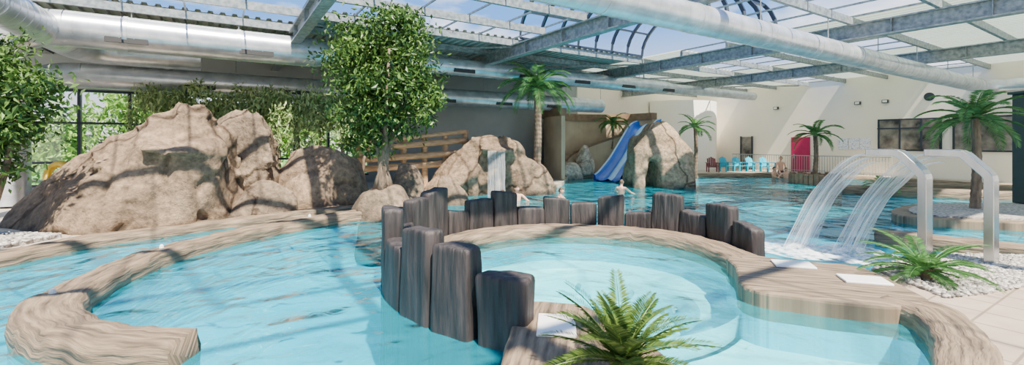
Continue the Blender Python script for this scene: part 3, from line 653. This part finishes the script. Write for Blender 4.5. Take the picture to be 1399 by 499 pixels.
# ------------------------------------------------------------ foliage
def leaves(name,P,size,mat,parent=None,droop=.3,aspect=.42):
    n=len(P); P=np.array(P); d=np.random.normal(size=(n,3)); d[:,2]-=droop*2; d/=np.linalg.norm(d,axis=1)[:,None]
    r=np.random.normal(size=(n,3)); s=np.cross(d,r); s/=np.linalg.norm(s,axis=1)[:,None]; nn=np.cross(d,s)
    L=(size*np.random.uniform(.6,1.3,n))[:,None]
    v=np.stack([P,P+d*L*.45+s*L*aspect*.5+nn*L*.1,P+d*L,P+d*L*.45-s*L*aspect*.5+nn*L*.1],axis=1).reshape(-1,3)
    f=[(4*i,4*i+1,4*i+2) for i in range(n)]+[(4*i,4*i+2,4*i+3) for i in range(n)]
    me=bpy.data.meshes.new(name); me.from_pydata(v.tolist(),[],f); me.materials.append(mat); me.update()
    o=bpy.data.objects.new(name,me); SC.collection.objects.link(o); o.parent=parent; return o
def cluster(n,c,r,shell=.5):
    k=max(3,n//70); dc=np.random.normal(size=(k,3)); dc/=np.linalg.norm(dc,axis=1)[:,None]
    cc=np.array(c)+dc*np.random.uniform(shell,1,k)[:,None]*np.array(r)*.85
    idx=np.random.randint(0,k,n); d=np.random.normal(size=(n,3))*np.array(r)*.20
    return cc[idx]+d
e=empty('ficus_tree',(0,0,0)); b=MB(); base=Vector((-3.45,12.2,.8))
for k in range(4):
    a=k*1.6; q=Vector((math.cos(a),math.sin(a),0)); q2=Vector((math.cos(a+2),math.sin(a+2),0))
    b.tube([base+q*.16+Vector((0,0,-.1)),base+q*.06+Vector((0,0,.35)),base+q2*.08+Vector((0,0,.9)),base+q2*.25+Vector((0,0,1.5)),base+q2*.4+Vector((0,0,2.2)),base+q2*.7+Vector((0,0,3.6))],[.15,.11,.09,.07,.05,.03],9)
blobs=[((-3.5,12.2,4.9),(1.35,1.1,.85),2100),((-3.0,12.1,4.2),(1.3,1.1,.9),2000),((-4.1,12.2,4.3),(1.1,1.0,.9),1800),((-3.5,12.0,3.5),(1.45,1.1,.8),2200),((-3.7,12.1,2.8),(1.15,.9,.7),1500),((-3.0,12.1,2.7),(1.0,.8,.6),1000),((-2.3,12.0,3.1),(.7,.6,.45),450),((-3.6,12.2,2.15),(.95,.7,.5),700),((-2.15,11.9,2.6),(.5,.4,.3),200),((-3.4,12.2,5.35),(1.1,.8,.35),700)]
P=[]
for c,r,n in blobs:
    P.append(cluster(n,c,r,.35)); b.tube([base+Vector((0,0,1.2)),Vector(c)*.5+(base+Vector((0,0,2)))*.5,Vector(c)],[.04,.03,.015],6)
b.build('trunk',M_bark,smooth=True,parent=e); P=np.concatenate(P); P=P[P[:,2]<5.7]; leaves('leaves',P,.165,M_leaf,e)
e=empty('ficus_shrub'); b=MB(); bb=Vector((-10.0,8.6,.15)); P=[]
for c,r,n in [((-10.2,8.6,3.1),(1.15,.9,.9),2600),((-9.9,8.5,2.4),(1.05,.8,.8),2100),((-10.2,8.6,1.7),(1.05,.7,.7),1500),((-9.2,8.5,2.85),(.95,.7,.75),1500),((-10.2,8.6,3.9),(.85,.7,.6),1000)]:
    P.append(cluster(n,c,r,.35)); b.tube([bb,Vector(c)*.5+bb*.5+Vector((.1,0,0)),Vector(c)],[.07,.05,.02],7)
b.build('trunk',M_bark,smooth=True,parent=e); leaves('leaves',np.concatenate(P),.15,M_leaf,e)
e=empty('weeping_shrub'); b=MB(); P=[]
for k in range(11):
    t=k/10; c=np.array([-11.4+6.9*t,14.6+1.2*t+.0,3.35-.3*t+random.uniform(-.15,.2)])
    P.append(cluster(1000,c,(.9,.7,.75),.3))
    for q in range(8):
        s=c+np.array([random.uniform(-.6,.6),random.uniform(-.6,-.1),random.uniform(-.2,.3)]); L=random.uniform(.6,1.4)
        tt=np.random.random(45)[:,None]; P.append(s+np.array([0,0,-1])*tt*L+np.random.normal(size=(45,3))*.06)
    b.tube([(c[0],c[1],.1),(c[0]+.1,c[1],1.5),(c[0],c[1],c[2])],[.08,.06,.02],7)
b.build('trunk',M_bark,smooth=True,parent=e); leaves('leaves',np.concatenate(P),.19,M_leafv,e,droop=.8,aspect=.3)
e=empty('garden_trees'); b=MB(); P=[]
for k in range(13):
    u=-14+k*2.1; c=np.array(UV(u,random.uniform(27,31),random.uniform(1.8,3.2))); P.append(cluster(1100,c,(2,1.8,2.1),.3)); b.tube([(c[0],c[1],-.2),(c[0],c[1],c[2])],[.2,.12],8)
b.build('trunks',M_bark,parent=e); leaves('leaves',np.concatenate(P),.38,M_out,e)
b=MB(); b.buv(-60,60,26,80,-.3,.1); b.build('garden_lawn',M_grass)

def fronds(name,base,n,L,e0,e1,droop,ll,lw,mat,parent=None,K=22,seed=0,vee=.35,dens=(0,.5),rach=.018):
    R=random.Random(seed); b=MB(); base=Vector(base)
    for i in range(n):
        a=i*2.39996+R.uniform(-.2,.2); el=e0+(e1-e0)*(i/max(1,n-1))+R.uniform(-.08,.08); Li=L*R.uniform(.8,1.1); p=base.copy(); pts=[p.copy()]; tans=[]
        tw=R.uniform(-.15,.15)
        for k in range(K):
            t=k/K; ee=el-droop*t*(1+.4*t); d=Vector((math.cos(a+tw*t)*math.cos(ee),math.sin(a+tw*t)*math.cos(ee),math.sin(ee))); p=p+d*Li/K; pts.append(p.copy()); tans.append(d)
        b.tube(pts,[rach*(1-.8*k/K)*L for k in range(K+1)],4,0,cap=False)
        for k in range(3,K+1):
            d=tans[k-1]; t=k/K; sd=d.cross(Vector((0,0,1))).normalized(); up=sd.cross(d).normalized()
            l=ll*math.sin(math.pi*min(1,.15+.85*t)*.93)**.6*R.uniform(.85,1.1)
            for sg in (-1,1):
                for h in dens:
                    q=pts[k]-d*h*Li/K; dr=(sd*sg*1+d*.75+up*vee+Vector((0,0,-.15+R.uniform(-.1,.1)))).normalized()
                    w=d*lw; tip=q+dr*l+Vector((0,0,-.18*l)); mdl=q+dr*l*.5
                    b.add([q-w*.3,mdl-w*.5,tip,mdl+w*.5],[(0,1,2),(0,2,3)])
    return b.build(name,mat,parent=parent)
def palm(name,x,y,z0,zc,r,L,n,seed,droop=1.5,ll=.35,e0=-.2,e1=1.2):
    e=empty(name); b=MB(); k=int((zc-z0)/.09)+2; path=[];rad=[]
    for i in range(k+1):
        t=i/k; path.append((x+.06*math.sin(t*3),y,z0+(zc-z0)*t)); rad.append(r*(1.12-.25*t)*(1+.10*(i%2)))
    b.tube(path,rad,12); b.build('trunk',M_bark,parent=e)
    fronds('fronds',(x+.06*math.sin(3),y,zc),n,L,e0,e1,droop,ll,.022,M_palm,e,seed=seed); return e
palm('tall_palm_tree',.98,18.2,.9,4.2,.14,1.8,26,1,ll=.34,e0=-.1,droop=1.1)
palm('potted_palm',12.4,12.2,.2,2.65,.10,1.5,22,2,ll=.28,droop=.95,e0=-.3)
palm('potted_palm',14.9,22.4,.4,2.4,.10,1.3,16,3,ll=.28,droop=1.0)
palm('potted_palm',9.4,23.4,.14,2.8,.09,1.1,14,5,ll=.26,droop=.9)
palm('potted_palm',6.0,27.3,1.6,3.2,.08,1.1,14,6,ll=.3,droop=1.1)
e=empty('sago_palm'); b=MB(); b.tube([(.82,3.35,.2),(.82,3.35,.42)],[.12,.09],12); b.build('trunk',M_bark,parent=e)
fronds('fronds',(.82,3.35,.38),34,.64,.1,1.35,.5,.12,.0055,M_palmb,e,K=32,seed=9,vee=.6,dens=(0,.5),rach=.010)
e=empty('sago_palm'); b=MB(); b.tube([(-.32,2.9,.2),(-.32,2.9,.3)],[.08,.06],12); b.build('trunk',M_bark,parent=e)
fronds('fronds',(-.32,2.9,.26),14,.34,.3,1.35,.6,.08,.005,M_palmb,e,K=20,seed=19,vee=.5)
e=empty('sago_palm'); b=MB(); b.tube([(5.35,5.9,.2),(5.35,5.9,.38)],[.12,.09],12); b.build('trunk',M_bark,parent=e)
fronds('fronds',(5.35,5.9,.34),28,.74,.0,1.0,.75,.13,.008,M_palm,e,K=28,seed=12,vee=.3,dens=(0,.5),rach=.012)
e=empty('bromeliad_plant'); fronds('fronds',(14.2,17.4,.3),14,.8,.2,1.2,.9,.2,.03,M_palm,e,K=12,seed=4)
b=MB()
for k in range(30):
    a=k*2*math.pi/30; x=14.9+1.0*math.cos(a); y=22.4+1.0*math.sin(a); b.tube([(x,y,-1.1),(x,y,.42+.05*(k%3))],.115,8)
b.tube([(14.9,22.4,-1),(14.9,22.4,.38)],.95,24); b.build('stake_planter',M_brown)
b=MB(); b.box(14.6,15.0,12.9,13.3,.25,3.4); b.box(14.53,15.07,12.83,13.37,3.4,3.48); b.build('dark_pillar',M_pillar,bevel=.02)

# ------------------------------------------------------------ chairs
def chair(x,y,rot,mat):
    b=MB(); c,s=math.cos(rot),math.sin(rot); fn=lambda a,q,z:(x+a*c-q*s,y+a*s+q*c,z+.14)
    def bx(*a): b.box(*a,fn=fn)
    for k in range(5):
        xx=-.26+k*.105; b.hexa([fn(xx,-.3,.38),fn(xx+.09,-.3,.38),fn(xx+.09,.25,.28),fn(xx,.25,.28),fn(xx,-.3,.41),fn(xx+.09,-.3,.41),fn(xx+.09,.25,.31),fn(xx,.25,.31)])
        hh=.95-abs(k-2)*.05; b.hexa([fn(xx,.22,.28),fn(xx+.09,.22,.28),fn(xx+.09,.25,.28),fn(xx,.25,.28),fn(xx,.45,hh),fn(xx+.09,.45,hh),fn(xx+.09,.48,hh),fn(xx,.48,hh)])
    for sx in (-.33,.27):
        bx(sx,sx+.06,-.32,-.24,0,.56); bx(sx,sx+.06,.25,.33,0,.56); bx(sx-.04,sx+.1,-.38,.38,.56,.6)
    b.build('adirondack_chair',mat)
for k,(px,py) in enumerate([(13.9,29.4),(14.7,29.3),(15.5,29.2),(16.3,29.0)]): chair(px,py,.25,M_turq)
chair(12.7,28.8,-.2,M_red)
b=MB()
c=Vector((-12.6,12.6,1.15)); pts=[c+Vector((math.cos(a)*.26,.1*math.sin(a),math.sin(a)*.26)) for a in [2*math.pi*i/24 for i in range(25)]]
b.tube(pts,.09,12,cap=False); b.tube([c-Vector((0,-.05,1.05)),c-Vector((0,-.05,.3))],.05,8); b.build('yellow_swim_ring_stand',M_yellow,smooth=True)

# ------------------------------------------------------------ people
def person(name,x,y,z,rot,pose='stand',s=1.0):
    if pose=='sit':
        J=dict(pel=(0,0,.52),sp=(0,.03,.72),ch=(0,.04,.98),nk=(0,.03,1.17),hd=(0,.0,1.27),
          hl=(.10,-.02,.50),kl=(.14,-.45,.50),al=(.14,-.5,.09),tl=(.14,-.66,.03),hr=(-.10,-.02,.50),kr=(-.14,-.45,.52),ar=(-.14,-.42,.09),tr=(-.14,-.58,.03),
          sl=(.18,.04,1.09),el=(.24,-.05,.82),wl=(.18,-.3,.66),sr=(-.18,.04,1.09),er=(-.24,-.05,.82),wr=(-.18,-.3,.66))
    else:
        ar=.35 if pose=='stand' else 1.0
        J=dict(pel=(0,0,.92),sp=(0,0,1.1),ch=(0,.01,1.3),nk=(0,.01,1.47),hd=(0,-.01,1.56),
          hl=(.10,0,.88),kl=(.11,-.03,.48),al=(.11,.02,.08),tl=(.12,-.15,.03),hr=(-.10,0,.88),kr=(-.11,-.03,.48),ar=(-.11,.02,.08),tr=(-.12,-.15,.03),
          sl=(.19,.01,1.40),el=(.26+.1*ar,-.02-.1*ar,1.13+.08*ar),wl=(.30+.05*ar,-.1-.25*ar,.90+.26*ar),sr=(-.19,.01,1.40),er=(-.26-.1*ar,-.02-.1*ar,1.13+.08*ar),wr=(-.30-.05*ar,-.1-.25*ar,.90+.26*ar))
    names=list(J); rad=dict(pel=.15,sp=.125,ch=.15,nk=.055,hd=.06,hl=.09,kl=.06,al=.04,tl=.03,hr=.09,kr=.06,ar=.04,tr=.03,sl=.06,el=.042,wl=.03,sr=.06,er=.042,wr=.03)
    E=[('pel','sp'),('sp','ch'),('ch','nk'),('nk','hd'),('pel','hl'),('hl','kl'),('kl','al'),('al','tl'),('pel','hr'),('hr','kr'),('kr','ar'),('ar','tr'),('ch','sl'),('sl','el'),('el','wl'),('ch','sr'),('sr','er'),('er','wr')]
    V=[Vector(J[k]) for k in names]; Rr=[rad[k] for k in names]; Ed=[(names.index(a),names.index(b_)) for a,b_ in E]
    for w,el in (('wl','el'),('wr','er')):
        d=(Vector(J[w])-Vector(J[el])).normalized(); sd=d.cross(Vector((0,0,1))).normalized(); wi=names.index(w)
        pi=len(V); V.append(Vector(J[w])+d*.06); Rr.append(.032); Ed.append((wi,pi))
        for k in range(4):
            a=len(V); L=[.075,.085,.08,.06][k]; V.append(V[pi]+d*.035+sd*(k-1.5)*.02); Rr.append(.010); V.append(V[a]+d*L+Vector((0,0,-.02))); Rr.append(.008); Ed+= [(pi,a),(a,a+1)]
        a=len(V); V.append(V[pi]-d*.01+sd*.055); Rr.append(.011); Ed.append((pi,a))
    me=bpy.data.meshes.new(name); me.from_pydata([v[:] for v in V],Ed,[]); o=bpy.data.objects.new(name,me); SC.collection.objects.link(o)
    sk=o.modifiers.new('Skin','SKIN'); sk.use_smooth_shade=True
    for i,sv in enumerate(me.skin_vertices[0].data): sv.radius=(Rr[i],Rr[i]*(.72 if i<3 else 1)); sv.use_root=(i==0)
    ss=o.modifiers.new('S','SUBSURF'); ss.levels=2; ss.render_levels=2
    conv(o); me=o.data; me.materials.clear(); me.materials.append(M_skin); me.materials.append(M_suit)
    zp=J['pel'][2]
    for p in me.polygons:
        p.use_smooth=True
        if zp-.22<p.center.z<zp+.08 and abs(p.center.x)<.24 and p.center.y>-.3: p.material_index=1
    hb=MB(); hc=Vector(J['hd'])+Vector((0,-.02,.06)); n=16; rings=12; vs=[];fs=[]
    for i in range(rings+1):
        th=math.pi*i/rings
        for k in range(n):
            ph=2*math.pi*k/n; q=Vector((math.sin(th)*math.cos(ph)*.077,math.sin(th)*math.sin(ph)*.098,math.cos(th)*.118))
            if q.z<-.03: q.x*=1+(q.z+.03)*3.2
            if q.y<0 and abs(q.x)<.02 and -.04<q.z<.01: q.y-=.024
            vs.append(hc+q)
    for i in range(rings):
        for k in range(n): fs.append((i*n+k,(i+1)*n+k,(i+1)*n+(k+1)%n,i*n+(k+1)%n))
    hb.add(vs,fs)
    for sg in (-1,1):
        hb.tube([hc+Vector((sg*.074,.0,.03)),hc+Vector((sg*.09,.012,.01)),hc+Vector((sg*.076,.0,-.03))],[.012,.017,.008],8)
        hb.tube([hc+Vector((sg*.03,-.086,.008)),hc+Vector((sg*.03,-.094,.008))],.010,8,1)
    hb.tube([hc+Vector((-.025,-.088,-.055)),hc+Vector((.025,-.088,-.055))],.007,6,2)
    vs=[];fs=[]
    for i in range(8):
        th=math.pi*.60*i/7
        for k in range(n):
            ph=2*math.pi*k/n; f=.62 if math.sin(ph)<-.3 else 1.0
            t=th*f; vs.append(hc+Vector((math.sin(t)*math.cos(ph)*.085,math.sin(t)*math.sin(ph)*.106+.004,math.cos(t)*.127)))
    for i in range(7):
        for k in range(n): fs.append((i*n+k,(i+1)*n+k,(i+1)*n+(k+1)%n,i*n+(k+1)%n))
    hb.add(vs,fs,1); hb.build('head',[M_skin,M_hair,M_red],smooth=True,parent=o)
    o.location=(x,y,z); o.rotation_euler=(0,0,rot); o.scale=(s,s,s); return o
person('swimmer',4.3,17.9,-1.1,2.4,'swim',.95)
person('swimmer',.16,15.7,-1.18,.5,'swim',.98)
person('swimmer',-.3,15.2,-1.28,-.4,'swim',.98)
person('swimmer',1.65,15.5,-1.1,1.2,'swim',.9)
person('swimmer',14.9,25.9,-1.1,.6,'swim',1)
person('swimmer',15.4,25.6,-1.1,-.5,'swim',.98)
person('seated_person',16.0,27.1,-.26,-.3,'sit',1)

# ------------------------------------------------------------ light, world, camera
w=bpy.data.worlds.new('World'); SC.world=w; w.use_nodes=True; N=w.node_tree.nodes; L=w.node_tree.links; bg=N['Background']
tc=N.new('ShaderNodeTexCoord'); mp=N.new('ShaderNodeMapping'); mp.inputs['Scale'].default_value=(1,1,2.6); L.new(tc.outputs['Generated'],mp.inputs[0])
nz=N.new('ShaderNodeTexNoise'); nz.inputs['Scale'].default_value=3.2; nz.inputs['Detail'].default_value=7; L.new(mp.outputs[0],nz.inputs[0])
r=N.new('ShaderNodeValToRGB'); r.color_ramp.elements[0].position=.53; r.color_ramp.elements[1].position=.74
L.new(nz.outputs[0],r.inputs[0])
sp=N.new('ShaderNodeSeparateXYZ'); L.new(tc.outputs['Generated'],sp.inputs[0])
r2=N.new('ShaderNodeValToRGB'); r2.color_ramp.elements[0].color=(1.0,.92,.82,1); r2.color_ramp.elements[1].color=(.06,.22,.66,1); r2.color_ramp.elements[1].position=.65
el=r2.color_ramp.elements.new(.24); el.color=(.13,.35,.80,1)
L.new(sp.outputs['Z'],r2.inputs[0])
mx=N.new('ShaderNodeMixRGB'); L.new(r.outputs[0],mx.inputs[0]); L.new(r2.outputs[0],mx.inputs[1]); mx.inputs[2].default_value=(1.5,1.45,1.38,1)
L.new(mx.outputs[0],bg.inputs[0]); bg.inputs[1].default_value=2.2
sd=bpy.data.lights.new('sun','SUN'); sd.energy=22; sd.angle=.02; sd.color=(1,.91,.78)
so=bpy.data.objects.new('sun',sd); SC.collection.objects.link(so)
so.rotation_euler=Vector((-.28,.55,-1.0)).to_track_quat('-Z','Y').to_euler()
cd=bpy.data.cameras.new('camera'); cd.lens=36*F/1399; cd.sensor_width=36; cd.shift_y=-(249.5-HOR)/1399; cd.clip_end=300
co=bpy.data.objects.new('camera',cd); SC.collection.objects.link(co); co.location=(0,0,H); co.rotation_euler=(math.pi/2,0,0); SC.camera=co
